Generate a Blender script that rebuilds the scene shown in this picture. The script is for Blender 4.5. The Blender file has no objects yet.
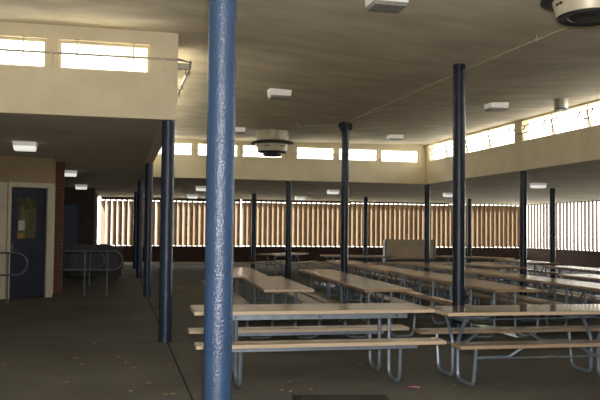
import bpy, math, random
from mathutils import Vector, Matrix
R = math.radians
random.seed(7)
col = bpy.context.scene.collection

# ------------------------------------------------------------------ helpers
class MB:
    """collects boxes, tubes, lathes ... and links them as ONE mesh object"""
    def __init__(s): s.v = []; s.f = []; s.sm = []
    def add(s, vs, fs, smooth=False):
        n = len(s.v); s.v += [tuple(p) for p in vs]
        for f in fs: s.f.append(tuple(i + n for i in f)); s.sm.append(smooth)
        return s
    def box(s, c, d, rz=0.0, rx=0.0, ry=0.0, bevel=0.0):
        hx, hy, hz = d[0]/2, d[1]/2, d[2]/2
        M = Matrix.Translation(c) @ Matrix.Rotation(rz, 4, 'Z') @ Matrix.Rotation(ry, 4, 'Y') @ Matrix.Rotation(rx, 4, 'X')
        b = min(bevel, hx*.9, hy*.9, hz*.9)
        if b <= 0:
            vs = [M @ Vector((x*hx, y*hy, z*hz)) for x in (-1, 1) for y in (-1, 1) for z in (-1, 1)]
            return s.add(vs, [(0,1,3,2),(4,6,7,5),(0,4,5,1),(2,3,7,6),(0,2,6,4),(1,5,7,3)])
        vs = []; idx = {}
        for x in (-1, 1):
            for y in (-1, 1):
                for z in (-1, 1):
                    for a in range(3):
                        p = [x*(hx-b), y*(hy-b), z*(hz-b)]
                        p[a] = (x*hx, y*hy, z*hz)[a]
                        idx[(x,y,z,a)] = len(vs); vs.append(M @ Vector(p))
        fs = []
        def q(*k): fs.append(tuple(idx[i] for i in k))
        for a in range(3):
            b1, b2 = (a+1) % 3, (a+2) % 3
            for sgn in (-1, 1):
                ks = []
                for u, w in ((-1,-1),(1,-1),(1,1),(-1,1)):
                    t = [0,0,0]; t[a] = sgn; t[b1] = u; t[b2] = w
                    ks.append((t[0],t[1],t[2],a))
                if sgn < 0: ks.reverse()
                q(*ks)
        for a in range(3):
            b1, b2 = (a+1) % 3, (a+2) % 3
            for u in (-1, 1):
                for w in (-1, 1):
                    ks = []
                    for t_, ax in ((-1,b1),(1,b1),(1,b2),(-1,b2)):
                        t = [0,0,0]; t[a] = t_; t[b1] = u; t[b2] = w
                        ks.append((t[0],t[1],t[2],ax))
                    if u*w < 0: ks.reverse()
                    q(*ks)
        for x in (-1, 1):
            for y in (-1, 1):
                for z in (-1, 1):
                    ks = [(x,y,z,0),(x,y,z,1),(x,y,z,2)]
                    if x*y*z < 0: ks.reverse()
                    q(*ks)
        return s.add(vs, fs)
    def tube(s, pts, r, fillet=0.0, n=8, caps=True):
        P = [Vector(p) for p in pts]
        if fillet > 0 and len(P) > 2:
            out = [P[0]]
            for i in range(1, len(P)-1):
                a, b, c = P[i-1], P[i], P[i+1]
                d1 = (a-b); d2 = (c-b); fl = min(fillet, d1.length*.48, d2.length*.48)
                p1 = b + d1.normalized()*fl; p2 = b + d2.normalized()*fl
                for k in range(6):
                    t = k/5
                    out.append(p1*(1-t)**2 + b*2*t*(1-t) + p2*t*t)
            out.append(P[-1]); P = out
        T = []
        for i in range(len(P)):
            d = (P[min(i+1, len(P)-1)] - P[max(i-1, 0)])
            T.append(d.normalized() if d.length > 1e-9 else Vector((0,0,1)))
        up = Vector((0,0,1)) if abs(T[0].z) < .9 else Vector((1,0,0))
        N = T[0].cross(up).normalized(); rings = []
        for i, p in enumerate(P):
            N = (N - T[i]*N.dot(T[i]))
            N = N.normalized() if N.length > 1e-6 else T[i].orthogonal().normalized()
            B = T[i].cross(N)
            rings.append([p + (N*math.cos(2*math.pi*k/n) + B*math.sin(2*math.pi*k/n))*r for k in range(n)])
        vs = [v for rg in rings for v in rg]; fs = []
        for i in range(len(rings)-1):
            for k in range(n):
                fs.append((i*n+k, (i+1)*n+k, (i+1)*n+(k+1) % n, i*n+(k+1) % n))
        if caps:
            fs.append(tuple(range(n))); fs.append(tuple((len(rings)-1)*n+k for k in reversed(range(n))))
        return s.add(vs, fs, True)
    def lathe(s, prof, c, n=32, cap=True):
        vs = []; fs = []
        for (r, z) in prof:
            for k in range(n):
                a = 2*math.pi*k/n
                vs.append((c[0]+r*math.cos(a), c[1]+r*math.sin(a), c[2]+z))
        for i in range(len(prof)-1):
            for k in range(n):
                fs.append((i*n+k, i*n+(k+1) % n, (i+1)*n+(k+1) % n, (i+1)*n+k))
        if cap:
            fs.append(tuple(range(n))[::-1]); fs.append(tuple((len(prof)-1)*n+k for k in range(n)))
        return s.add(vs, fs, True)
    def build(s, name, m, parent=None):
        me = bpy.data.meshes.new(name); me.from_pydata(s.v, [], s.f)
        me.polygons.foreach_set('use_smooth', s.sm); me.update()
        try: me.set_sharp_from_angle(angle=R(40))
        except Exception: pass
        o = bpy.data.objects.new(name, me); col.objects.link(o)
        if m: me.materials.append(m)
        if parent: o.parent = parent
        return o

def tag(o, label, cat, group=None, kind=None):
    o['label'] = label; o['category'] = cat
    if group: o['group'] = group
    if kind: o['kind'] = kind
    return o
def thing(name, label, cat, loc=(0,0,0), rz=0.0, group=None, kind=None):
    o = bpy.data.objects.new(name, None); col.objects.link(o)
    o.location = loc; o.rotation_euler = (0,0,rz); o.empty_display_size = .1
    return tag(o, label, cat, group, kind)
def struct(o, label=None):
    o['kind'] = 'structure'
    if label: o['label'] = label
    return o
def struct_root(name, label=None):
    o = bpy.data.objects.new(name, None); col.objects.link(o); return struct(o, label)
def dup(root, loc, rz, label, group=None):
    r = root.copy(); col.objects.link(r); r.location = loc; r.rotation_euler = (0,0,rz); r['label'] = label
    if group: r['group'] = group
    for ch in list(root.children):
        c = ch.copy(); col.objects.link(c); c.parent = r
        for g in list(ch.children):
            d = g.copy(); col.objects.link(d); d.parent = c
    return r

# ------------------------------------------------------------------ materials
def mat(name, c, rough=.6, metal=0.0, c2=None, scale=3.0, detail=6, stretch=None, bump=0.0, bscale=60, spec=.5, emit=None, lo=.35, hi=.65):
    m = bpy.data.materials.new(name); m.use_nodes = True
    nt = m.node_tree; b = nt.nodes['Principled BSDF']
    b.inputs['Base Color'].default_value = (*c, 1); b.inputs['Roughness'].default_value = rough
    b.inputs['Metallic'].default_value = metal; b.inputs['Specular IOR Level'].default_value = spec
    tc = nt.nodes.new('ShaderNodeTexCoord'); vec = tc.outputs['Object']
    if stretch:
        mp = nt.nodes.new('ShaderNodeMapping'); mp.inputs['Scale'].default_value = stretch
        nt.links.new(vec, mp.inputs['Vector']); vec = mp.outputs['Vector']
    if c2:
        n = nt.nodes.new('ShaderNodeTexNoise'); n.inputs['Scale'].default_value = scale; n.inputs['Detail'].default_value = detail
        nt.links.new(vec, n.inputs['Vector'])
        r = nt.nodes.new('ShaderNodeValToRGB'); r.color_ramp.elements[0].position = lo; r.color_ramp.elements[1].position = hi
        r.color_ramp.elements[0].color = (*c, 1); r.color_ramp.elements[1].color = (*c2, 1)
        nt.links.new(n.outputs['Fac'], r.inputs['Fac']); nt.links.new(r.outputs['Color'], b.inputs['Base Color'])
    if bump:
        n2 = nt.nodes.new('ShaderNodeTexNoise'); n2.inputs['Scale'].default_value = bscale; n2.inputs['Detail'].default_value = 3
        nt.links.new(tc.outputs['Object'], n2.inputs['Vector'])
        bp = nt.nodes.new('ShaderNodeBump'); bp.inputs['Strength'].default_value = bump; bp.inputs['Distance'].default_value = .01
        nt.links.new(n2.outputs['Fac'], bp.inputs['Height']); nt.links.new(bp.outputs['Normal'], b.inputs['Normal'])
    if emit:
        b.inputs['Emission Color'].default_value = (*emit[0], 1); b.inputs['Emission Strength'].default_value = emit[1]
    return m

M = {}
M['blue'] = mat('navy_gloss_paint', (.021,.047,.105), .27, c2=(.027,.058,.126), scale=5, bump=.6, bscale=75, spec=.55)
M['blue_less_flash'] = mat('navy_gloss_paint_less_flash', (.015,.030,.064), .27, c2=(.02,.038,.078), scale=5, bump=.5, bscale=60, spec=.45)  # same navy, darkened in colour for the weaker flash on the left row
M['blue_least_flash'] = mat('navy_gloss_paint_least_flash', (.012,.022,.042), .27, c2=(.016,.028,.052), scale=5, bump=.5, bscale=55, spec=.45)  # same navy darker still, flash falloff put into the colour
M['cream'] = mat('cream_painted_plaster', (.80,.72,.53), .75, c2=(.71,.63,.45), scale=1.6, bump=.1, bscale=40)
M['ceil'] = mat('tan_ceiling_paint', (.78,.70,.55), .8, c2=(.60,.535,.41), scale=1.6, stretch=(.6,1.6,1), bump=.1, bscale=25)
M['ceil_low'] = mat('grey_ceiling_paint', (.68,.63,.53), .85, c2=(.57,.53,.44), scale=.9, stretch=(.5,1.5,1), bump=.1, bscale=25)
M['beige'] = mat('beige_wall_paint', (.36,.265,.15), .8, c2=(.31,.23,.13), scale=2)
M['ivory'] = mat('ivory_trim_paint', (.62,.57,.45), .55, c2=(.55,.5,.39), scale=4)
M['darkwall'] = mat('dark_brown_wall', (.085,.06,.045), .85, c2=(.06,.045,.035), scale=3)
M['navy_door'] = mat('navy_door_paint', (.008,.013,.033), .45, c2=(.011,.018,.04), scale=3)
M['bluegrey_door'] = mat('blue_grey_door_paint', (.06,.085,.13), .6, c2=(.05,.07,.11), scale=3)
M['top'] = mat('tan_woodgrain_laminate', (.31,.225,.145), .20, c2=(.25,.18,.115), scale=5, stretch=(1,9,1), spec=.38)
M['top_grey'] = mat('worn_greyish_laminate', (.27,.21,.15), .08, c2=(.24,.19,.14), scale=5, stretch=(1,9,1), spec=.5)
M['seat'] = mat('pale_worn_bench_board', (.50,.41,.29), .3, c2=(.38,.30,.21), scale=2.5, stretch=(.8,5,1))
M['seat_dark'] = mat('brown_bench_board', (.24,.165,.105), .28, c2=(.18,.13,.09), scale=3, stretch=(1,7,1))
M['edge'] = mat('pale_pine_board_edge', (.55,.44,.33), .45, c2=(.47,.37,.27), scale=6, stretch=(.6,3,6))
M['seat_grey'] = mat('grey_brown_bench_board', (.20,.155,.115), .3, c2=(.15,.12,.09), scale=3, stretch=(1,7,1))
M['edge_grey'] = mat('grey_brown_board_edge', (.36,.27,.19), .45, c2=(.27,.20,.14), scale=6, stretch=(.6,3,6))
M['edge_dark'] = mat('brown_board_edge', (.42,.28,.17), .45, c2=(.33,.22,.14), scale=6, stretch=(.6,3,6))
M['steel'] = mat('dull_galvanised_steel', (.20,.25,.31), .42, metal=.4, c2=(.15,.19,.24), scale=9)
M['steel_pale'] = mat('pale_galvanised_steel', (.34,.37,.41), .4, metal=.4, c2=(.27,.3,.34), scale=9)
M['bolt'] = mat('dark_bolt_steel', (.03,.03,.03), .5, metal=.5, c2=(.05,.05,.05))
M['rail'] = mat('grey_handrail_paint', (.15,.18,.21), .4, metal=.3, c2=(.12,.145,.17), scale=8)
M['rod'] = mat('cream_painted_pipe', (.55,.49,.36), .5, c2=(.45,.40,.28), scale=8)
M['rod_grey'] = mat('grey_operator_rod', (.58,.54,.45), .45, metal=.1, c2=(.5,.46,.38), scale=8)
M['arm'] = mat('olive_brown_window_arm', (.20,.17,.10), .5, c2=(.16,.13,.08), scale=8)
M['silver'] = mat('brushed_sheet_metal', (.62,.60,.54), .32, metal=.8, c2=(.52,.5,.45), scale=4, stretch=(1,1,.3))
M['vent_paint'] = mat('cream_metal_vent', (.62,.57,.45), .45, metal=.25, c2=(.52,.48,.38), scale=5)
M['black'] = mat('matt_black', (.012,.012,.012), .6, c2=(.02,.02,.02))
M['housing'] = mat('white_enamel_added_glow', (.82,.79,.70), .5, c2=(.76,.73,.65), scale=5, emit=((1,.95,.85), .16))  # faint glow added to the enamel so the box fronts look lit
M['lens_off'] = mat('unlit_frosted_lens', (.33,.33,.31), .35, c2=(.27,.27,.26), scale=9)
M['lens_on'] = mat('glowing_frosted_lens', (.8,.8,.78), .4, c2=(.75,.75,.72), scale=9, emit=((1,.98,.92), .55))
M['slat'] = mat('tan_louver_paint', (.27,.19,.115), .7, c2=(.22,.155,.095), scale=2, stretch=(1,1,.4))
M['slat_pale'] = mat('pale_louver_paint', (.13,.105,.09), .9, c2=(.105,.085,.075), spec=.05, scale=2, stretch=(1,1,.4))
M['slat_frame'] = mat('brown_louver_frame', (.16,.11,.07), .7, c2=(.12,.085,.055), scale=3)
M['card'] = mat('brown_panel_board', (.74,.60,.43), .55, c2=(.62,.5,.35), scale=1.6, stretch=(1,1,1.5))
M['paper'] = mat('white_paper', (.75,.76,.75), .7, c2=(.66,.67,.68), scale=8)
M['curtain'] = mat('sheer_tan_curtain', (.34,.31,.20), .9, c2=(.17,.155,.10), scale=9, stretch=(3,1,.25))
M['olive'] = mat('olive_fabric', (.07,.09,.03), .9, c2=(.16,.16,.08), scale=12)
M['yellow'] = mat('mustard_yellow_card', (.5,.33,.04), .7, c2=(.42,.27,.03), scale=7)
M['leaf'] = mat('dry_leaf', (.50,.30,.14), .8, c2=(.36,.2,.09), scale=20)
M['pink'] = mat('pink_wrapper_foil', (.75,.10,.33), .35, c2=(.8,.5,.6), scale=20)
M['flange'] = mat('dark_greenish_flange_metal', (.045,.05,.04), .45, metal=.3, c2=(.06,.065,.052), scale=6)
M['plate'] = mat('dark_cast_iron', (.028,.028,.028), .55, metal=.4, c2=(.045,.042,.038), scale=12, bump=.3, bscale=90)
M['cover'] = mat('black_vinyl_cover', (.012,.013,.016), .5, c2=(.02,.021,.025), scale=3)
M['ground'] = mat('pale_outdoor_concrete', (.5,.48,.42), .9, c2=(.44,.42,.36), scale=.3)
M['roof'] = mat('pale_bounce_roof', (.72,.69,.62), .9, c2=(.62,.6,.54), scale=6)  # pale tone picked to bounce daylight
M['white_dot'] = mat('white_plastic', (.85,.85,.8), .3, c2=(.8,.8,.76))

def floor_mat():
    m = bpy.data.materials.new('worn_concrete_floor'); m.use_nodes = True
    nt = m.node_tree; b = nt.nodes['Principled BSDF']; L = nt.links
    tc = nt.nodes.new('ShaderNodeTexCoord')
    n1 = nt.nodes.new('ShaderNodeTexNoise'); n1.inputs['Scale'].default_value = .55; n1.inputs['Detail'].default_value = 8; n1.inputs['Roughness'].default_value = .65
    n2 = nt.nodes.new('ShaderNodeTexNoise'); n2.inputs['Scale'].default_value = 14; n2.inputs['Detail'].default_value = 4
    L.new(tc.outputs['Object'], n1.inputs['Vector']); L.new(tc.outputs['Object'], n2.inputs['Vector'])
    r = nt.nodes.new('ShaderNodeValToRGB')
    r.color_ramp.elements[0].position = .3; r.color_ramp.elements[0].color = (.108,.108,.098,1)
    r.color_ramp.elements[1].position = .72; r.color_ramp.elements[1].color = (.205,.204,.182,1)
    L.new(n1.outputs['Fac'], r.inputs['Fac'])
    mx = nt.nodes.new('ShaderNodeMix'); mx.data_type = 'RGBA'; mx.blend_type = 'MULTIPLY'; mx.inputs[0].default_value = .35
    L.new(r.outputs['Color'], mx.inputs[6]); L.new(n2.outputs['Color'], mx.inputs[7])
    # control joints: one along the left post row, more every bay
    sx = nt.nodes.new('ShaderNodeSeparateXYZ'); L.new(tc.outputs['Object'], sx.inputs[0])
    def line(out, period, off, w):
        a = nt.nodes.new('ShaderNodeMath'); a.operation = 'SUBTRACT'; a.inputs[1].default_value = off; L.new(out, a.inputs[0])
        p = nt.nodes.new('ShaderNodeMath'); p.operation = 'PINGPONG'; p.inputs[1].default_value = period/2; L.new(a.outputs[0], p.inputs[0])
        c = nt.nodes.new('ShaderNodeMath'); c.operation = 'LESS_THAN'; c.inputs[1].default_value = w; L.new(p.outputs[0], c.inputs[0])
        return c.outputs[0]
    a = line(sx.outputs[0], 9.4, .72, .012); d = line(sx.outputs[1], 7.2, 11.04, .012)
    mm = nt.nodes.new('ShaderNodeMath'); mm.operation = 'MAXIMUM'; L.new(a, mm.inputs[0]); L.new(d, mm.inputs[1])
    mj = nt.nodes.new('ShaderNodeMix'); mj.data_type = 'RGBA'; mj.inputs[7].default_value = (.02,.02,.018,1)
    L.new(mm.outputs[0], mj.inputs[0]); L.new(mx.outputs[2], mj.inputs[6]); L.new(mj.outputs[2], b.inputs['Base Color'])
    b.inputs['Roughness'].default_value = .68; b.inputs['Specular IOR Level'].default_value = .12
    bp = nt.nodes.new('ShaderNodeBump'); bp.inputs['Strength'].default_value = .12; bp.inputs['Distance'].default_value = .01
    L.new(n2.outputs['Fac'], bp.inputs['Height']); L.new(bp.outputs['Normal'], b.inputs['Normal'])
    return m
M['floor'] = floor_mat()

def brick_mat(name, c1, c2, mortar):
    m = bpy.data.materials.new(name); m.use_nodes = True
    nt = m.node_tree; b = nt.nodes['Principled BSDF']; L = nt.links
    g = nt.nodes.new('ShaderNodeNewGeometry'); s = nt.nodes.new('ShaderNodeSeparateXYZ'); L.new(g.outputs['Position'], s.inputs[0])
    ad = nt.nodes.new('ShaderNodeMath'); ad.operation = 'ADD'; L.new(s.outputs[0], ad.inputs[0]); L.new(s.outputs[1], ad.inputs[1])
    cb = nt.nodes.new('ShaderNodeCombineXYZ'); L.new(ad.outputs[0], cb.inputs[0]); L.new(s.outputs[2], cb.inputs[1])
    br = nt.nodes.new('ShaderNodeTexBrick'); L.new(cb.outputs[0], br.inputs['Vector'])
    br.inputs['Color1'].default_value = (*c1,1); br.inputs['Color2'].default_value = (*c2,1); br.inputs['Mortar'].default_value = (*mortar,1)
    br.inputs['Scale'].default_value = 1; br.inputs['Brick Width'].default_value = .22; br.inputs['Row Height'].default_value = .085
    br.inputs['Mortar Size'].default_value = .008
    L.new(br.outputs['Color'], b.inputs['Base Color']); b.inputs['Roughness'].default_value = .85
    return m
M['brick'] = brick_mat('dark_red_brick', (.065,.027,.017), (.046,.02,.014), (.085,.065,.053))
M['brick_pier'] = brick_mat('red_brick', (.14,.045,.025), (.10,.033,.02), (.12,.09,.07))

def glass_mat():
    m = bpy.data.materials.new('window_glass'); m.use_nodes = True
    nt = m.node_tree; nt.nodes.clear()
    o = nt.nodes.new('ShaderNodeOutputMaterial'); t = nt.nodes.new('ShaderNodeBsdfTransparent'); g = nt.nodes.new('ShaderNodeBsdfGlossy')
    g.inputs['Roughness'].default_value = .03; t.inputs['Color'].default_value = (.95,.96,.95,1)
    n = nt.nodes.new('ShaderNodeTexNoise'); n.inputs['Scale'].default_value = 4
    mr = nt.nodes.new('ShaderNodeMapRange'); mr.inputs[3].default_value = .03; mr.inputs[4].default_value = .07
    nt.links.new(n.outputs['Fac'], mr.inputs[0])
    x = nt.nodes.new('ShaderNodeMixShader'); nt.links.new(mr.outputs[0], x.inputs[0])
    nt.links.new(t.outputs[0], x.inputs[1]); nt.links.new(g.outputs[0], x.inputs[2]); nt.links.new(x.outputs[0], o.inputs[0])
    return m
M['glass'] = glass_mat()

# ------------------------------------------------------------------ heights of the two ceilings
def lerp(x, xs, vs):
    if x <= xs[0]: return vs[0]
    for i in range(len(xs)-1):
        if x <= xs[i+1]:
            t = (x-xs[i])/(xs[i+1]-xs[i]); return vs[i]*(1-t)+vs[i+1]*t
    return vs[-1]
XS = [.7,5.1,10.1]; YS = [0,10.5,17.7,24.0]
ZL = [4.38]*4; ZM = [4.0,4.07,4.25,4.40]; ZR = [4.45,4.47,4.48,4.48]
def zc(x, y): return lerp(x, XS, [lerp(y, YS, ZL), lerp(y, YS, ZM), lerp(y, YS, ZR)])
def zl(x, y): return 3.18 - .019*max(0, y-24, x-10.1)

# ------------------------------------------------------------------ the setting
X0, X1, Y0, Y1 = -8.0, 20.0, -5.0, 34.9
struct(MB().add([(X0,Y0,0),(X1+.2,Y0,0),(X1+.2,Y1+.2,0),(X0,Y1+.2,0)], [(0,1,2,3)]).build('floor', M['floor']), 'grey worn concrete floor with thin joints')
struct(MB().add([(-150,-150,-.12),(150,-150,-.12),(150,200,-.12),(-150,200,-.12)], [(0,1,2,3)]).build('exterior_ground', M['ground']))
# raised ceiling
mb = MB(); xs = [X0,-3,.7,1.8,2.9,4.0,5.1,6.35,7.6,8.85,10.1]; ys = [Y0,0,3.5,7,10.5,11.1,12.9,15.3,17.7,19.8,21.9,24.1]
vs = [(x,y,zc(x,y)) for y in ys for x in xs]; n = len(xs)
fs = [(j*n+i, (j+1)*n+i, (j+1)*n+i+1, j*n+i+1) for j in range(len(ys)-1) for i in range(n-1)
      if not (xs[i+1] <= .71 and ys[j] > 11.0)]
mb.add(vs, fs, True); struct(mb.build('ceiling', M['ceil']), 'raised tan ceiling above the dining tables')
# lower ceiling round it
mb = MB()
def quad(a, b, c, d, f=zl): mb.add([(x,y,f(x,y)) for x,y in (a,b,c,d)], [(0,3,2,1)])
quad((X0,11.0),(.7,11.0),(.7,24),(X0,24)); quad((X0,24),(.7,24),(.7,Y1+.2),(X0,Y1+.2)); quad((.7,24),(10.1,24),(10.1,Y1+.2),(.7,Y1+.2))
quad((10.1,Y0),(X1+.2,Y0),(X1+.2,24),(10.1,24))
mb.add([(10.1,24,3.18),(X1+.2,24,zl(X1+.2,24)),(X1+.2,Y1+.2,zl(X1+.2,Y1)),(10.1,Y1+.2,zl(10.1,Y1))], [(0,2,1),(0,3,2)])
struct(mb.build('ceiling_low', M['ceil_low']), 'lower grey ceiling outside the raised part')
mb = MB()
def zr(x, y): return zl(x, y)+.22
quad((X0,11.14),(.61,11.14),(.61,24.1),(X0,24.1),zr); quad((X0,24.11),(10.1,24.11),(10.1,Y1+.2),(X0,Y1+.2),zr)
quad((10.21,Y0),(X1+.6,Y0),(X1+.6,24),(10.21,24),zr)
mb.add([(10.1,24.1,3.40),(X1+.6,24,zr(X1+.6,24)),(X1+.6,Y1+.2,zr(X1+.6,Y1)),(10.1,Y1+.2,zr(10.1,Y1))], [(0,2,1),(0,3,2)])
struct(mb.build('roof', M['roof']))  # unseen roof surface added to reflect light up through the clerestory
# unseen raised roof slab, its eaves added to keep sun off the clerestory windows
mb = MB(); z = 4.72
mb.box(((-.1+11.0)/2, 9.9, z), (11.1, 30.0, .10)); mb.box(((X0-.1)/2, 3.4, z), (X0*-1-.1, 17.0, .10))
struct(mb.build('roof_upper_shade', M['roof']))

win_n = [0]
def win_name():
    win_n[0] += 1; return 'window_%d' % win_n[0]
def fascia(name, axis, c0, c1, a0, a1, zbot, zw0, zw1, openings, m, zfun):
    """upper wall: axis 'x' runs along x at y c0..c1, axis 'y' along y at x c0..c1; openings = spans left free between zw0 and zw1"""
    mb = MB()
    def bx(s0, s1, z0, z1):
        if axis == 'x': mb.box(((s0+s1)/2,(c0+c1)/2,(z0+z1)/2), (s1-s0,c1-c0,z1-z0))
        else: mb.box(((c0+c1)/2,(s0+s1)/2,(z0+z1)/2), (c1-c0,s1-s0,z1-z0))
    bx(a0, a1, zbot, zw0)
    bx(a0, a1, zw1, zfun)
    cur = a0
    for s0, s1 in sorted(openings):
        if s0 > cur: bx(cur, s0, zw0, zw1)
        cur = s1
    if cur < a1: bx(cur, a1, zw0, zw1)
    return struct(mb.build(name, m))
def fixed_window(axis, c, s0, s1, z0, z1, bars=1, zbar=.45):
    w = struct_root(win_name()); d = .05; t = .035
    mb = MB(); pn = MB()
    def bx(m_, a, b, za, zb, dd):
        if axis == 'x': m_.box(((a+b)/2, c, (za+zb)/2), (b-a, dd, zb-za))
        else: m_.box((c, (a+b)/2, (za+zb)/2), (dd, b-a, zb-za))
    bx(mb, s0, s1, z0, z0+t, d); bx(mb, s0, s1, z1-t, z1, d); bx(mb, s0, s0+t, z0+t, z1-t, d); bx(mb, s1-t, s1, z0+t, z1-t, d)
    if bars:
        zb = z0+(z1-z0)*zbar; bx(mb, s0+t, s1-t, zb-.015, zb+.015, .03)
    mb.build('frame', M['cream'], w)
    bx(pn, s0+t, s1-t, z0+t, z1-t, .006); pn.build('pane', M['glass'], w)
    return w

# front-left fascia (faces the camera) with three clerestory windows
LW = [(-2.32,-.985),(-.83,.41),(-3.8,-2.47),(-5.3,-3.95)]
fascia('wall_upper_left_front', 'x', 10.95, 11.13, X0, .80, 3.14, 3.78, 4.19, LW, M['cream'], 4.60)
for s0, s1 in LW: fixed_window('x', 11.05, s0, s1, 3.78, 4.19, bars=0)
# side of the same raised part, running back
SW = [(11.9+2.05*k, 13.6+2.05*k) for k in range(6)]
fascia('wall_upper_left_side', 'y', .62, .80, 11.13, 24.0, 3.14, 3.85, 4.28, SW, M['cream'], 4.60)
for s0, s1 in SW: fixed_window('y', .71, s0, s1, 3.85, 4.28)
# back clerestory
BW = [(.98,2.24),(2.39,3.68),(3.81,5.11),(5.57,6.84),(6.98,8.32),(8.43,9.77)]
fascia('wall_upper_back', 'x', 23.9, 24.1, .62, 10.2, 3.17, 3.87, 4.28, BW, M['cream'], 4.60)
for s0, s1 in BW: fixed_window('x', 23.99, s0, s1, 3.87, 4.28)
# right clerestory: groups of tilted sashes
RG = []
for g0 in (17.95, 11.95, 5.95):
    for k in range(4): RG.append((g0+1.42*k+.02, g0+1.42*(k+1)-.02))
fascia('wall_upper_right', 'y', 10.0, 10.2, Y0, 23.9, 3.17, 3.90, 4.42, [(17.95,23.63),(11.95,17.63),(5.95,11.63)], M['cream'], 4.60)
for s0, s1 in RG:
    w = struct_root(win_name()); t = .03
    mb = MB(); tilt = R(14); z0 = 3.90; hh = .40; xb = 10.05
    def P(s, h, off=0): return (xb - math.sin(tilt)*h + off, s, z0 + math.cos(tilt)*h)
    for a, b in (((s0,.015),(s1,.015)),((s0,hh),(s1,hh)),((s0,0),(s0,hh)),((s1,0),(s1,hh))):
        p, q = Vector(P(*a)), Vector(P(*b)); mb.tube([p,q], .016, n=4)
    mb.build('sash', M['cream'], w)
    MB().add([P(s0,.015),P(s1,.015),P(s1,hh),P(s0,hh)], [(0,1,2,3)]).build('pane', M['glass'], w)
    am = MB()
    for s in (s0+.22, s1-.22): am.tube([P(s,hh*.98), (10.06, s+.28, z0+.30)], .019, n=5)
    am.build('stay_arm', M['arm'], w)
    MB().tube([(9.985, s0-.02, z0), (9.985, s0-.02, 4.42)], .02, n=4).build('mullion', M['cream'], w)

# outer walls: brick base, louvers above
SILL, HEAD = .79, 2.90
struct(MB().box(((-.8+X1+.1)/2, Y1+.1, SILL/2), (X1+.9, .2, SILL)).build('wall_back', M['brick']), 'dark red brick wall under the back louvers')
struct(MB().box((X1+.1, (Y0+Y1)/2, SILL/2), (.2, Y1-Y0, SILL)).build('wall_right', M['brick']), 'dark red brick wall under the right louvers')
struct(MB().box(((-.8+X1)/2, Y1-.1, .05), (X1+.7, .2, .1)).build('trim_1', M['ceil_low']))
struct(MB().box((X1+.1, 6.0, (SILL+HEAD)/2+.05), (.2, 22, HEAD-SILL+.1)).build('wall_right_front', M['darkwall']))
struct(MB().box((X0-.1, (Y0+Y1)/2, 2.25), (.2, Y1-Y0+.4, 4.5)).build('wall_left', M['beige']))
struct(MB().box(((X0+X1)/2, Y0-.1, 2.25), (X1-X0, .2, 4.5)).build('wall_front_light_block', M['beige']))  # unseen wall behind the camera, added to cut light from the front
# closed room block far left, front face with a blue-grey door
mb = MB(); mb.box(((X0-.83)/2, 29.6, 1.6), (-.83-X0, .2, 3.2)); mb.box((-.83-.1, 32.3, 1.6), (.2, 5.2, 3.2))
struct(mb.build('wall_left_back', M['darkwall']))
dr = struct_root('door_2', 'blue-grey door in the dark wall')
MB().box((-1.72, 29.47, 1.22), (.66, .05, 2.44), bevel=.008).build('door_leaf', M['bluegrey_door'], dr)
mb = MB(); mb.box((-2.09,29.46,1.25), (.07,.08,2.5)); mb.box((-1.35,29.46,1.25), (.07,.08,2.5)); mb.box((-1.72,29.46,2.48), (.67,.08,.07)); mb.build('door_frame', M['darkwall'], dr)
MB().lathe([(.0,-.03),(.03,-.02),(.03,.02),(.0,.03)], (-1.46,29.42,1.05), n=10, cap=False).build('door_handle', M['rail'], dr)

# louver screens
def louver(name_label, axis, c, s0, s1, spacing, chord_az, m, width=.24, HEAD=2.90, gap=.03):
    t = thing('louver_screen', name_label, 'louver', (0,0,0), 0, 'vertical louver screens above the brick walls')
    mb = MB(); n = round((s1-s0)/spacing); ph = (s1-s0-n*spacing)/2
    for k in range(n+1):
        s = s0+ph+k*spacing; az = R(chord_az + random.uniform(-2.0,2.0))
        x, y = (s, c) if axis == 'x' else (c, s)
        zb = SILL+.045+random.uniform(-.012,.012)
        mb.box((x, y, (zb+HEAD-gap)/2), (.028, width, HEAD-gap-zb), rz=-az)
        for z0, z1 in ((SILL+.02, zb+.01), (HEAD-gap-.01, HEAD+.01)):
            mb.box((x+(.075 if axis == 'x' else 0), y-.03, (z0+z1)/2), (.07,.06,z1-z0))
    mb.build('slat_panel', m, t)
    for z, h, nm in ((SILL+.012,.02,'bottom_rail'),((HEAD+2.98)/2,2.98-HEAD,'top_rail')):
        b = MB()
        if axis == 'x': b.box(((s0+s1)/2, c, z), (s1-s0+.22, .10, h))
        else: b.box((c, (s0+s1)/2, z), (.10, s1-s0+.22, h))
        b.build(nm, M['slat_frame'], t)
    return t
louver('tan louver screen at the far left end of the back wall', 'x', Y1+.05, -.60, 5.40, .24, -55, M['slat'], .258, 2.84)
louver('tan vertical louver screen behind the second and third posts under the back clerestory', 'x', Y1+.05, 5.68, 10.72, .24, -55, M['slat'], .258, 2.87)
louver('tan vertical louver screen behind the upright brown panel cart', 'x', Y1+.05, 10.96, 15.76, .24, -55, M['slat'], .258, 2.90)
louver('darker tan louver screen meeting the bright screens at the room corner', 'x', Y1+.05, 16.0, 19.60, .24, -55, M['slat'], .258, 2.94)
louver('bright white louver screen nearest the room corner', 'y', X1+.05, 29.38, 34.70, .28, 58, M['slat_pale'], .22, 2.95, .0)
louver('bright white louver screen running to the picture edge', 'y', X1+.05, 23.78, 29.10, .28, 58, M['slat_pale'], .22, 2.95, .0)
louver('white louver screen on the right wall past the picture edge', 'y', X1+.05, 17.06, 23.50, .28, 58, M['slat_pale'], .22, 2.95, .0)

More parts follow.
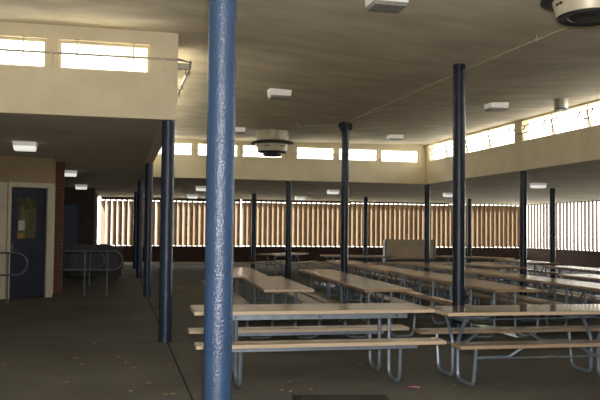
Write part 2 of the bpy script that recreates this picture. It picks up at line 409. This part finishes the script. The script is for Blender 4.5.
# office corner at the left
yaw_off = math.atan2(18.5-18.09, -1.46+2.38)
def office():
    a = Vector((-2.38,18.09,0)); b = Vector((-1.46,18.50,0)); d = (b-a).normalized(); nrm = Vector((d.y,-d.x,0))
    L = (b-a).length; ang = math.atan2(d.y, d.x)
    def bx(mb, u0, u1, z0, z1, off, th):
        c = a + d*((u0+u1)/2) + nrm*off
        mb.box((c.x, c.y, (z0+z1)/2), (u1-u0, th, z1-z0), rz=ang)
    # upper beige wall and sides
    mb = MB(); bx(mb, 0, L, 2.56, 3.18, -.10, .2)
    mb.box(((X0-2.38)/2, 18.17, 2.90), (-2.38-X0, .2, .62)); mb.box((-1.56, 19.3, 2.9), (.2, 1.5, .62))
    struct(mb.build('wall_office', M['beige']))
    mb = MB(); mb.box(((X0-2.38)/2, 18.17, 1.295), (-2.38-X0, .2, 2.59)); struct(mb.build('wall_office_left', M['ivory']))
    mb = MB(); mb.box((-1.56, 19.3, 1.295), (.2, 1.5, 2.59)); struct(mb.build('wall_office_right', M['ivory']))
    mb = MB(); bx(mb, 0, .06, 0, 2.56, -.12, .1); struct(mb.build('wall_office_jamb', M['ivory']))
    dr = struct_root('door_1', 'dark navy office door with a curtained window')
    mb = MB(); bx(mb, 0, .07, 0, 2.60, .01, .12); bx(mb, L-.13, L+.02, 0, 2.60, .01, .12); bx(mb, .07, L-.13, 2.49, 2.60, .01, .12)
    mb.build('door_frame', M['ivory'], dr)
    mb = MB(); u0, u1 = .075, L-.135; g0, g1 = .24, .66
    bx(mb, u0, g0, .01, 2.485, -.04, .05); bx(mb, g1, u1, .01, 2.485, -.04, .05)
    bx(mb, g0, g1, .01, 1.34, -.04, .05); bx(mb, g0, g1, 2.26, 2.485, -.04, .05)
    lf = mb.build('door_leaf', M['navy_door'], dr)
    mb = MB(); bx(mb, g0, g1, 1.34, 2.26, -.03, .006); mb.build('pane', M['glass'], dr)
    mb = MB(); h = a + d*.13 + nrm*.03
    mb.tube([h+Vector((0,0,1.09)), h+nrm*.05+Vector((0,0,1.09)), h+nrm*.05+d*.09+Vector((0,0,1.09))], .012, fillet=.02)
    mb.box((h.x-nrm.x*.035, h.y-nrm.y*.035, 1.13), (.05,.02,.2), rz=ang, bevel=.006); mb.build('door_handle', M['rail'], dr)
    # curtain behind the glass, folded
    mb = MB(); N = 48; vs = []
    for k in range(N+1):
        u = g0-.02 + (g1-g0+.04)*k/N; p = a + d*u + nrm*(-.09 + .012*math.sin(k*1.35))
        vs += [(p.x,p.y,1.33),(p.x,p.y,2.12)]
    mb.add(vs, [(2*k,2*k+2,2*k+3,2*k+1) for k in range(N)], True)
    c = mb.build('door_curtain', M['curtain']); tag(c, 'tan curtain hanging behind the navy door window', 'curtain')
    mb = MB()
    for k, (u, w) in enumerate(((.30,.10),(.47,.13),(.62,.08))):
        bx(mb, u-w/2, u+w/2, 2.04 if k != 1 else 1.99, 2.25, -.058, .008)
    o = mb.build('door_pelmet', M['olive']); tag(o, 'olive green strip above the curtain in the navy door window', 'pelmet')
    mb = MB(); bx(mb, .27, .41, 1.52, 1.74, -.045, .004)
    vs_ = mb.build('paper_notice', M['paper']); tag(vs_, 'white paper notice behind the glass of the navy door', 'paper')
    mb = MB(); bx(mb, .24, .40, 1.35, 1.46, -.045, .004)
    tag(mb.build('yellow_card', M['yellow']), 'mustard yellow card at the bottom corner of the navy door window', 'card')
    # the block behind, and the brick pier
    o = MB().box((-1.37, 19.5, 1.60), (.195, .22, 3.20)).build('wall_brick_pier', M['brick_pier']); struct(o, 'red brick pier beside the office door')
    struct(MB().box((-2.5, 24.6, 1.6), (.2, 9.8, 3.2)).build('wall_office_side', M['darkwall']))
    t = thing('door_bell', 'small white button box on the frame beside the navy door', 'doorbell')
    mb = MB(); bx(mb, L-.075, L-.035, 1.07, 1.15, .08, .03); mb.build('box', M['ivory'], t)
    mb = MB(); bx(mb, L-.068, L-.042, 1.10, 1.135, .097, .006); mb.build('button', M['white_dot'], t)
    # black rail end at far left over the office wall
office()

# ------------------------------------------------------------------ posts
def post(x, y, top, label, r=.092, group='navy blue round steel posts'):
    t = thing('support_post', label, 'post', (x,y,0), 0, group)
    MB().lathe([(r,0),(r,top-.012)], (0,0,0), n=28).build('pole', M['blue'] if y < 6 else M['blue_less_flash'] if x < 1 else M['blue_least_flash'], t)
    return t
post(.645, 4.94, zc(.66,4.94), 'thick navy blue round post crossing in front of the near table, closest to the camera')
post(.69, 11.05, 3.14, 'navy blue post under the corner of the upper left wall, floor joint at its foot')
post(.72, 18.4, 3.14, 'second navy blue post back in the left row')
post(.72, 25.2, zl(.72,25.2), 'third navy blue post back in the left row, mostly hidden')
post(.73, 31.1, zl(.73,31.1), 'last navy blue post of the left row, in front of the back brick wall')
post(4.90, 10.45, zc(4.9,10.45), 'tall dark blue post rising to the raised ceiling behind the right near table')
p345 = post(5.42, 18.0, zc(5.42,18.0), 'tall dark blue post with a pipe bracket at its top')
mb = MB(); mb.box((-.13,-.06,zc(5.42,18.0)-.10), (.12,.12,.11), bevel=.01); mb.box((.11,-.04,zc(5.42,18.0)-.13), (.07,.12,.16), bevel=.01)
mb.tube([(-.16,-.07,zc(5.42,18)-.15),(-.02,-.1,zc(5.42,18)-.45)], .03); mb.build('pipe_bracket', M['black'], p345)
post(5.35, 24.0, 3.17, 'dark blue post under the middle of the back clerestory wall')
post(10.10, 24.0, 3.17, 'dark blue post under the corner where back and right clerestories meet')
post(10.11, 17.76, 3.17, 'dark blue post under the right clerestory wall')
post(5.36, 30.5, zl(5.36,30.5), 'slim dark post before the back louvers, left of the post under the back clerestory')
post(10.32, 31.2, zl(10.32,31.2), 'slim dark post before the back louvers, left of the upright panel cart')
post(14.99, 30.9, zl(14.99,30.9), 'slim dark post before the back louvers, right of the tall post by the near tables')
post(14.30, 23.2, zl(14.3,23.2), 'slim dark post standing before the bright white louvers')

# ------------------------------------------------------------------ picnic tables
TG = 'cafeteria tables with attached benches'
def board(name, L, W, z, th, y, mtop, medge, parent, sub=True):
    o = MB().box((0,y,z-th/2+.001), (L-.006,W-.006,th), bevel=.003).build(name, mtop, parent)
    e = MB(); t = .008
    for s in (-1,1):
        e.box((0,y+s*(W/2-t/2),z-th/2-.0015), (L,t,th), bevel=.002); e.box((s*(L/2-t/2),y,z-th/2-.0015), (t,W-2*t,th), bevel=.002)
    e.build('edge_band', medge, o)
    return o
def table(kind, L, label, loc, rz, mtop, mseat, medge, mseatedge=None):
    t = thing('cafeteria_table', label, 'table', loc, rz, TG)
    H, B, W, O, SW_ = .76, .468, .72, .56, .25
    mseatedge = mseatedge or medge
    board('tabletop', L, W, H, .035, 0, mtop, medge, t)
    for s in (-1,1): board('seat', L, SW_, B, .035, s*O, mseat, mseatedge, t)
    xs_ = (-L/2+.45, L/2-.45) if kind != 'brace' else (-L/2+.23, L/2-.60)
    st = M['steel']
    for sx_ in (-1,1):
        for sy in (-1,1):
            x = xs_[(sx_+1)//2]; r = .0215
            if kind != 'brace':
                pts = [(x,sy*.17,H-.04),(x,sy*.17,.022),(x,sy*.52,.022),(x,sy*.55,B-.04)]
                fil = .11
            else:
                pts = [(x,sy*.31,H-.04),(x,sy*.07,.43),(x,sy*.07,.022),(x,sy*.47,.022),(x,sy*.53,B-.04)]
                fil = .09
            MB().tube(pts, r, fillet=fil, n=8).build('leg', st, t)
    if kind == 'apron':
        for s in (-1,1):
            m_ = MB(); m_.box((0,s*(W/2-.03),H-.065), (L-.60,.006,.055)); m_.box((0,s*(W/2-.05),H-.041), (L-.60,.045,.006))
            a = m_.build('apron_rail', st, t)
            bl = MB()
            for x in (-L/2+.42, .02, L/2-.42): bl.tube([(x,s*(W/2-.030),H-.065),(x,s*(W/2-.018),H-.065)], .011, n=8)
            bl.build('bolt', M['bolt'], a)
            m_ = MB()
            m_.box((0,s*O+s*.09,B-.055), (L-.60,.006,.04)); m_.box((0,s*O+s*.06,B-.041), (L-.60,.06,.006)); m_.box((0,s*O-s*.09,B-.055), (L-.60,.006,.04))
            m_.build('seat_rail', st, t)
    elif kind == 'plain':
        for sx_ in (-1,1):
            xl = L/2-.45
            m_ = MB(); m_.tube([(sx_*xl,-.17,.40),(sx_*xl,.17,.40)], .016)
            m_.tube([(sx_*xl,0,.40),(sx_*(xl-.34),0,H-.04)], .015); m_.tube([(sx_*xl,0,.40),(sx_*(xl+.24),0,H-.04)], .015)
            m_.build('table_brace', st, t)
        for s in (-1,1):
            m_ = MB(); m_.box((0,s*(W/2-.06),H-.05), (L-.3,.03,.03)); m_.build('apron_rail', st, t)
            m_ = MB(); m_.box((0,s*O,B-.05), (L-.3,.03,.03)); m_.build('seat_rail', st, t)
    else:
        xa, xb = xs_
        m_ = MB()
        for x, d in ((xa,1),(xb,-1)):
            m_.tube([(x,0,.66),(x+d*.33,0,.66),(x+d*.50,0,H-.04)], .019, fillet=.05); m_.tube([(x,-.26,.66),(x,.26,.66)], .014)
        m_.tube([(xa+.3,0,.645),(xb-.3,0,.645)], .008, n=6)
        m_.build('table_brace', st, t)
        for s in (-1,1):
            m_ = MB()
            for x, d in ((xa,1),(xb,-1)):
                m_.tube([(x,s*.52,.32),(x+d*.36,s*.52,.32),(x+d*.52,s*.55,B-.04)], .018, fillet=.05)
            m_.tube([(xa+.3,s*.52,.31),(xb-.3,s*.52,.31)], .008, n=6)
            m_.build('seat_brace', st, t)
    return t
T1 = table('apron', 2.57, 'pale cafeteria table passing behind the nearest thick blue post', (2.072,8.13,0), R(-1.7), M['top'], M['seat'], M['edge'])
T2 = table('brace', 2.50, 'near cafeteria table with brown benches, end to end with the pale one', (4.60,7.69,0), R(-1.8), M['top_grey'], M['seat_grey'], M['edge'], M['edge_grey'])
TA = table('plain', 3.05, 'long table end-on beyond the pale near table, nearer of its row', (2.46,12.09,0), R(86.9), M['top'], M['seat_dark'], M['edge'])
dup(TA, (2.42,15.26,0), R(86.4), 'long table end-on behind the thick blue post, farther of its row, white strip on it')
TB = table('plain', 2.68, 'table end-on in the row second from the left, near half of that row', (3.89,11.78,0), R(86.7), M['top'], M['seat_dark'], M['edge_dark'])
dup(TB, (4.05,14.54,0), R(86.7), 'table end-on in the row second from the left, far half of that row')
TC = table('plain', 2.54, 'table end-on just right of the tall dark post near the camera', (5.77,11.44,0), R(87.4), M['top'], M['seat_dark'], M['edge_dark'])
dup(TC, (5.89,14.02,0), R(87.4), 'table behind the tall dark post near the camera, second in its row')
dup(TC, (5.90,16.58,0), R(87.6), 'table in front of the tall post with the pipe bracket, third in its row')
dup(TC, (6.02,19.50,0), R(87.6), 'table behind the tall post with the pipe bracket, fourth in its row')
dup(TC, (7.44,10.60,0), R(88.3), 'shiny table at the right picture edge reflecting the louvers, nearest of its row')
dup(TC, (7.52,13.20,0), R(88.3), 'shiny table second in the row that reflects the bright louvers')
dup(TC, (7.60,15.80,0), R(88.3), 'table third in the row that starts at the right picture edge')
dup(TC, (7.67,18.40,0), R(88.3), 'table fourth and last in the row that starts at the right picture edge')
dup(TC, (9.28,18.00,0), R(88.5), 'table whose near end stops beside the post under the right clerestory')
dup(TC, (8.98,12.60,0), R(88.5), 'shiny greyish table one row behind the table reflecting the louvers')
dup(TC, (10.78,16.15,0), R(88.5), 'shiny greyish table behind the post under the right clerestory')
dup(TC, (11.58,20.20,0), R(88.0), 'far table before the slim post and the bright louvers, end-on')
dup(TC, (12.32,15.55,0), R(88.5), 'table just entering at the right picture edge below the brick wall')
dup(TC, (7.9,24.7,0), R(-16), 'far table turned sideways, left of the upright panel cart')
dup(TC, (11.55,23.5,0), R(-50), 'far table set askew, right of the upright panel cart')
dup(TC, (5.72,26.5,0), R(48), 'far table set askew behind the post under the back clerestory')
tag(MB().box((2.03,15.3,.7625), (.03,1.0,.004), rz=R(-3.6)).build('paper_strip', M['paper']), 'thin white strip lying on the long table behind the thick blue post', 'strip')

# ------------------------------------------------------------------ upright panel cart
t = thing('panel_cart', 'upright brown board cart with grey metal end standing beyond the tables', 'cart', (0,0,0))
MB().box((10.50,26.55,.93), (1.86,.10,.70), bevel=.01).build('panel', M['card'], t)
mb = MB(); mb.box((9.53,26.55,.86), (.07,.20,.84), bevel=.01); mb.box((10.50,26.48,.575), (1.88,.05,.05))
mb.box((11.46,26.55,.92), (.05,.16,.72), bevel=.01); mb.build('frame', M['steel_pale'], t)
for x in (9.53, 11.44):
    l = MB().tube([(x,26.55,.48),(x,26.55,.10)], .025).build('leg', M['steel_pale'], t)
    m_ = MB().box((x,26.55,.10), (.05,.5,.04)).build('foot_bar', M['steel_pale'], t)
    for s in (-1,1):
        MB().tube([(x-.02,26.55+s*.22,.05),(x+.02,26.55+s*.22,.05)], .05, n=14).build('caster', M['black'], t)

# ------------------------------------------------------------------ ceiling lights
LG = 'box ceiling lights'
def light_fixture(lens, name_label, x, y, zceil, group, proto=None, zh=-.115):
    if proto: return dup(proto, (x,y,zceil), 0, name_label, group)
    t = thing('ceiling_light', name_label, 'ceiling light', (x,y,zceil), 0, group)
    w, l = .42, .34
    mb = MB()
    a = [(-w/2,-l/2,.03),(w/2,-l/2,.03),(w/2,l/2,.03),(-w/2,l/2,.03)]
    k = .03; b = [(-w/2+k*.5,-l/2+k*.5,zh),(w/2-k*.5,-l/2+k*.5,zh),(w/2-k*.5,l/2-k*.5,zh),(-w/2+k*.5,l/2-k*.5,zh)]
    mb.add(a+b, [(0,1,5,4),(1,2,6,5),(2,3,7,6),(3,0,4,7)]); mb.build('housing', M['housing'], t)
    c = [(-w/2+k,-l/2+k,-.155),(w/2-k,-l/2+k,-.155),(w/2-k,l/2-k,-.155),(-w/2+k,l/2-k,-.155)]
    MB().add(b+c, [(0,1,5,4),(1,2,6,5),(2,3,7,6),(3,0,4,7),(4,5,6,7)]).build('lens', lens, t)
    return t
hi = None
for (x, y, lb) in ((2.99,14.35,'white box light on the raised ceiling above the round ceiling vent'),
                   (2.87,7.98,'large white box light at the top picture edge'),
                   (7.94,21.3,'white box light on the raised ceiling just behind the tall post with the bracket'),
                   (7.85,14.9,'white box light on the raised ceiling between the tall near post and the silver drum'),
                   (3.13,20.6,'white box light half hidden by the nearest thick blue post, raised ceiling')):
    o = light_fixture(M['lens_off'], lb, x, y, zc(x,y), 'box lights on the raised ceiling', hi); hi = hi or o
lo = None
for (x, y, lb) in ((-1.70,15.1,'glowing box light on the low ceiling in front of the navy door'),
                   (-1.32,22.3,'second glowing box light back in the left row beyond the brick pier'),
                   (-1.25,28.1,'third glowing box light back in the left row'),
                   (-1.22,32.6,'last glowing box light of the left row, by the louver corner')):
    o = light_fixture(M['lens_on'], lb, x, y, zl(x,y), 'glowing box lights on the left low ceiling', lo, -.075); lo = lo or o
for (x, y, lb) in ((2.93,27.5,'box light under the low ceiling peeking out left of the thick blue post'),
                   (3.07,32.3,'far box light over the louvers left of the thick blue post'),
                   (7.87,27.7,'box light on the low back ceiling between the back clerestory post and the bracket post'),
                   (7.60,31.9,'far box light by the top of the louvers behind the back clerestory post'),
                   (12.75,21.5,'box light on the low right ceiling above the bright louvers'),
                   (12.66,27.9,'box light on the low back ceiling left of the tall near post')):
    light_fixture(M['lens_on'], lb, x, y, zl(x,y), 'box lights on the low ceiling before the louvers', lo)

# ------------------------------------------------------------------ round ceiling vents
def vent(x, y, s, label, capdrop=.70):
    t = thing('ceiling_vent', label, 'air vent', (x,y,zc(x,y)), 0, 'round ceiling air diffusers'); t.scale = (s,s,s)
    MB().lathe([(.45,.05),(.45,-.27),(.47,-.28)], (0,0,0), n=40).build('collar', M['vent_paint'], t)
    MB().lathe([(.47,-.275),(.59,-.32),(.60,-.36),(.46,-.375)], (0,0,0), n=40).build('flange', M['flange'], t)
    MB().lathe([(.46,-.37),(.43,-.45),(.41,-.57),(.395,-.575),(.36,-.53),(.27,-.5)], (0,0,0), n=40).build('cone', M['vent_paint'], t)
    for a in range(0,360,60):
        sl = MB()
        for d in (-5,5):
            b_ = R(a+d); sl.box((.437*math.cos(b_),.437*math.sin(b_),-.44), (.012,.05,.03), rz=b_)
        sl.build('slot', M['black'], t)
    MB().lathe([(.40,-.574),(.38,-.60),(.27,-.585)], (0,0,0), n=40, cap=False).build('rim', M['black'], t)
    MB().lathe([(.26,-.50),(.26,-capdrop+.03),(.22,-capdrop),(.10,-capdrop)], (0,0,0), n=32).build('cap', M['black'], t)
    for a in (200, 340):
        hb = MB(); b_ = R(a); hb.box((.52*math.cos(b_),.52*math.sin(b_),-.39), (.04,.04,.07), rz=b_)
        hb.build('bracket', M['silver'], t)
vent(4.17, 20.9, 1.0, 'round tiered ceiling vent hanging before the back clerestory windows')
vent(4.365, 6.43, .755, 'round dark-rimmed ceiling vent at the top right picture corner', .60)
t = thing('vent_drum', 'short silver drum on the ceiling beside the right clerestory windows', 'vent', (9.05,14.35,zc(9.05,14.35)))
MB().lathe([(.14,.05),(.14,-.22)], (0,0,0), n=28).build('drum', M['silver'], t)
MB().lathe([(.145,-.205),(.145,-.235),(.10,-.235)], (0,0,0), n=28).build('rim', M['rail'], t)

# ------------------------------------------------------------------ pipes
def cpt(x, y, o=.055): return (x,y,zc(x,y)-o)
t = thing('ceiling_conduit', 'thin cream conduit running along the raised ceiling past the tall posts', 'pipe')
MB().tube([cpt(5.36,17.82),cpt(5.27,16),cpt(5.16,13.5),cpt(5.07,11.5),cpt(5.03,10.45),cpt(5.05,9),cpt(5.10,7.5),cpt(5.12,6.0)], .016).build('pipe', M['rod'], t)
for (x, y) in ((5.20,14.4),(5.055,8.55)):
    mb = MB(); mb.tube([(x,y,zc(x,y)),(x,y,zc(x,y)-.08)], .007, n=6); mb.box((x,y,zc(x,y)-.06), (.05,.03,.03), bevel=.006); mb.build('hanger', M['rod'], t)
t = thing('branch_conduit', 'short cream conduit going left from the post with the pipe bracket', 'pipe')
MB().tube([(5.22,17.98,zc(5.3,18)-.10),(4.33,18.5,zc(4.33,18.5)-.12),(4.32,18.5,zc(4.32,18.5)-.01)], .016, fillet=.03).build('pipe', M['rod'], t)
t = thing('window_operator_rod', 'grey horizontal rod in front of the upper left windows', 'window rod')
MB().tube([(-5.4,10.88,3.965),(.84,10.88,3.985)], .016).build('rod', M['rod_grey'], t)
for x in (-3.9,-2.9,-1.28,-.58,.18):
    mb = MB(); mb.tube([(x,10.89,3.94),(x,10.93,4.175)], .009, n=6); mb.box((x,10.9,4.18), (.07,.05,.015)); mb.build('arm', M['rod'], t)
for x in (-2.40,-.905,.60):
    mb = MB(); mb.box((x,10.90,3.98), (.05,.06,.09), bevel=.01); mb.tube([(x-.05,10.89,4.02),(x+.02,10.87,3.88),(x-.02,10.87,3.80)], .012, n=6); mb.box((x,10.935,3.93), (.03,.02,.22)); mb.build('bracket', M['cream'], t)
t = thing('corner_operator_rod', 'grey rod with bracket behind the corner of the upper left wall', 'window rod')
MB().tube([(.985,11.05,3.93),(.985,23.6,3.93)], .022).build('rod', M['silver'], t)
mb = MB(); mb.tube([(.80,11.02,4.03),(.98,11.02,3.98),(.99,11.02,4.0)], .012, n=6); mb.tube([(.99,11.03,4.01),(.975,11.03,3.88)], .02); mb.box((.89,11.06,3.93), (.18,.03,.09), bevel=.01); mb.build('bracket', M['silver'], t)
for k in range(10): MB().box((.985,11.5+k*1.2,3.93), (.075,.06,.075), bevel=.01).build('coupling', M['rod_grey'], t)
t = thing('right_operator_rod', 'dark thin rod running along the right clerestory windows', 'window rod')
MB().tube([(9.90,6.0,4.09),(9.90,23.4,4.09)], .012).build('rod', M['rail'], t)
for y in (8.8,11.8,14.8,17.8,20.8): MB().box((9.94,y,4.09), (.09,.03,.05)).build('bracket', M['cream'], t)
mb = MB(); mb.tube([(2.3,23.87,4.03),(9.7,23.87,4.03)], .008, n=6)
tag(mb.build('back_operator_rod', M['rod_grey']), 'thin rod across the back clerestory windows', 'window rod')
for i, (x, lb) in enumerate(((3.745,'small latch box on the back wall left of the round ceiling vent'),(5.24,'small latch box on the back wall right of the round ceiling vent'),(6.91,'small latch box on the back wall by the tall bracket post'),(8.37,'small latch box on the back wall before its last window'))):
    o = MB().box((x,23.87,4.0), (.09,.06,.14), bevel=.012).tube([(x,23.86,3.93),(x+.03,23.84,3.80)], .012, n=6).build('window_latch', M['cream']); tag(o, lb, 'latch', 'latch boxes between the back clerestory windows')

# ------------------------------------------------------------------ handrails
def rail_loop(name_label, x0, xp, xe, y, zt, zb, posts, cat='handrail'):
    t = thing('handrail', name_label, cat, (0,0,0), 0, 'grey tube handrails by the office')
    r = .021; zm = (zt+zb)/2; rr = (zt-zb)/2
    pts = [(x0,y,zt),(xe-rr,y,zt)] + [(xe-rr+rr*math.sin(a), y, zm+rr*math.cos(a)) for a in [math.pi*k/14 for k in range(1,14)]] + [(xe-rr,y,zb),(x0,y,zb)]
    MB().tube(pts, r).build('loop_tube', M['rail'], t)
    for x in posts:
        p = MB().tube([(x,y,0),(x,y,zt-.01)], .02).build('post', M['rail'], t)
        MB().lathe([(.05,0),(.05,.012),(.03,.02)], (x,y,0), n=14).build('base_plate', M['rail'], p)
    return t
rail_loop('grey tube handrail with rounded end in front of the navy door', -4.5, 0, -1.83, 17.15, 1.05, .585, (-2.21,-3.9))
rail_loop('grey tube handrail with two posts and rounded end beside the brick pier', -1.2, 0, .14, 18.75, 1.045, .60, (-.72,-.21))
rail_loop('grey tube handrail with rounded end behind the two-post handrail', -1.35, 0, -.33, 22.2, .95, .44, (-.72,))

# dark covered cart behind the rails
t = thing('covered_cart', 'low black covered cart behind the grey handrails', 'cart', (-.62,25.3,0), R(2))
mb = MB(); n = 24; vs = []
for i in range(n+1):
    for j in range(9):
        u = -0.82+1.64*i/n; v = -.36+.72*j/8
        z = 1.06 - .10*max(0, u-.35)/.47 + .012*math.sin(u*9)+.012*math.cos(v*11+u*5)
        vs.append((u,v,z))
fs = [(i*9+j,(i+1)*9+j,(i+1)*9+j+1,i*9+j+1) for i in range(n) for j in range(8)]
mb.add(vs, fs, True)
ring = [i*9 for i in range(n+1)] + [n*9+j for j in range(1,9)] + [i*9+8 for i in reversed(range(n))] + [j for j in reversed(range(1,8))]
base = [(vs[k][0]*1.02+.01*math.sin(q*2.1), vs[k][1]*1.03+.012*math.cos(q*1.7), .30+.02*math.sin(q*.9)) for q, k in enumerate(ring)]
vv = [vs[k] for k in ring]+base; m = len(ring)
mb.add(vv, [(k,(k+1) % m,m+(k+1) % m,m+k) for k in range(m)], True); mb.build('cover', M['cover'], t)
MB().box((0,0,.20), (1.56,.66,.26), bevel=.02).build('base', M['black'], t)
for sx_ in (-1,1):
    for sy in (-1,1): MB().tube([(sx_*.65-.02,sy*.26,.06),(sx_*.65+.02,sy*.26,.06)], .06, n=14).build('caster', M['black'], t)

# ------------------------------------------------------------------ floor plate and litter
t = thing('floor_plate', 'dark iron plate set in the floor in front of the pale near table', 'floor plate', (2.03,6.72,0), R(-11))
mb = MB(); mb.box((0,0,.006), (.84,.84,.012), bevel=.004)
for k in range(9): mb.box((0,-.36+.09*k,.0135), (.72,.018,.005))
mb.build('plate', M['plate'], t)
mb = MB()
for s in (-1,1): mb.box((s*.435,0,.008), (.04,.91,.016), bevel=.004); mb.box((0,s*.435,.008), (.83,.04,.016), bevel=.004)
mb.build('rim', M['plate'], t)
lp = [(0.044,9.79),(0.131,9.385),(0.22,8.972),(0.155,7.729),(0.352,8.087),(0.479,7.507),(0.561,7.528),(-0.353,9.335),(-0.469,8.29),(-0.274,10.936),(0.632,9.093),(-0.465,9.775),(-1.232,9.425),(-0.701,16.316),(1.913,7.471),(1.686,7.414),(2.844,8.768),(1.779,7.876),(1.604,7.505),(3.42,7.40)]
protos = []
for q in range(3):
    mb = MB(); n = 10; vs = [(0,0,.012)]
    for k in range(n):
        a = 2*math.pi*k/n; rr = (.032 if k % 2 else .024)*(1+.25*math.sin(q*2+k))
        vs.append((rr*1.0*math.cos(a), rr*.6*math.sin(a), .004+.014*abs(math.sin(a*1.5+q))))
    mb.add(vs, [(0,1+k,1+(k+1) % n) for k in range(n)], True); protos.append(mb)
meshes = []
for i, (x, y) in enumerate(lp):
    if i < 3: o = protos[i].build('dry_leaf', M['leaf']); meshes.append(o)
    else: o = meshes[i % 3].copy(); col.objects.link(o)
    o.location = (x,y,0); o.rotation_euler = (0,0,i*1.7)
    tag(o, 'small curled dry leaf lying on the concrete floor', 'leaf', 'dry leaves scattered over the floor')
o = MB().box((5.386,8.854,.012), (.24,.05,.02), rz=.3, bevel=.006).build('bark_strip', M['leaf']); tag(o, 'brown strip of litter on the floor under the table with brown benches', 'litter')
mb = MB(); n = 7; vs = []
for i in range(n):
    for j in range(4): vs.append((-.06+.02*i, -.03+.02*j, .004+.018*abs(math.sin(i*1.9+j*1.3))))
mb.add(vs, [(i*4+j,(i+1)*4+j,(i+1)*4+j+1,i*4+j+1) for i in range(n-1) for j in range(3)])
o = mb.build('candy_wrapper', M['pink']); o.location = (2.967,7.37,0); o.rotation_euler = (0,0,-.3); tag(o, 'crumpled pink wrapper on the floor by the pale table bench leg', 'wrapper')

# ------------------------------------------------------------------ light
W = bpy.data.worlds.new('overcast_sky'); bpy.context.scene.world = W; W.use_nodes = True
bg = W.node_tree.nodes['Background']
tc = W.node_tree.nodes.new('ShaderNodeTexCoord'); sp = W.node_tree.nodes.new('ShaderNodeSeparateXYZ'); cr = W.node_tree.nodes.new('ShaderNodeValToRGB')
W.node_tree.links.new(tc.outputs['Generated'], sp.inputs[0]); W.node_tree.links.new(sp.outputs[2], cr.inputs['Fac'])
cr.color_ramp.elements[0].position = 0; cr.color_ramp.elements[0].color = (1,.95,.84,1)
cr.color_ramp.elements[1].position = .5; cr.color_ramp.elements[1].color = (.95,.95,.93,1)
W.node_tree.links.new(cr.outputs['Color'], bg.inputs['Color']); bg.inputs['Strength'].default_value = 6.5
def portal(loc, rot, sx_, sy_):
    l = bpy.data.lights.new('sky_portal', 'AREA'); l.shape = 'RECTANGLE'; l.size = sx_; l.size_y = sy_; l.cycles.is_portal = True
    o = bpy.data.objects.new('sky_portal', l); col.objects.link(o); o.location = loc; o.rotation_euler = rot
portal((5.3,24.3,4.07), (R(-90),0,0), 9.0, .45)
portal((10.35,12.9,4.15), (0,R(90),0), .6, 22.0)
portal((-1.5,11.3,3.98), (R(-90),0,0), 5.0, .5)
portal((9.6,35.3,1.85), (R(-90),0,0), 21.0, 2.2)
portal((20.4,26.0,1.85), (0,R(90),0), 2.2, 18.0)
sl = bpy.data.lights.new('hazy_sun', 'SUN'); sl.energy = 26.0; sl.angle = R(2); sl.color = (1,.95,.85)
so = bpy.data.objects.new('hazy_sun', sl); col.objects.link(so); 
az, el = R(-76), R(36)
so.rotation_euler = Vector((math.sin(az)*math.cos(el), math.cos(az)*math.cos(el), math.sin(el))).to_track_quat('Z', 'Y').to_euler()
fl = bpy.data.lights.new('camera_flash', 'POINT'); fl.energy = 1200; fl.shadow_soft_size = .04; fl.color = (1,.97,.92)
fo = bpy.data.objects.new('camera_flash', fl); col.objects.link(fo); fo.location = (.03,-.02,1.74)

# ------------------------------------------------------------------ camera
yaw, pit, rol = R(13.402), R(2.221), R(.591)
F = Vector((math.sin(yaw)*math.cos(pit), math.cos(yaw)*math.cos(pit), math.sin(pit)))
Rt = Vector((math.cos(yaw), -math.sin(yaw), 0)); U = Rt.cross(F)
R2 = Rt*math.cos(rol) + U*math.sin(rol); U2 = -Rt*math.sin(rol) + U*math.cos(rol)
cd = bpy.data.cameras.new('camera'); cd.sensor_width = 36; cd.lens = 766.8/600*36; cd.clip_start = .05; cd.clip_end = 500
cam = bpy.data.objects.new('camera', cd); col.objects.link(cam)
cam.matrix_world = Matrix(((R2.x,U2.x,-F.x,0),(R2.y,U2.y,-F.y,0),(R2.z,U2.z,-F.z,1.6),(0,0,0,1)))
sc = bpy.context.scene; sc.camera = cam
sc.view_settings.view_transform = 'Standard'; sc.view_settings.look = 'None'; sc.view_settings.exposure = 0.3
sc.cycles.max_bounces = 10; sc.cycles.diffuse_bounces = 6; sc.cycles.transparent_max_bounces = 12; sc.cycles.use_denoising = True
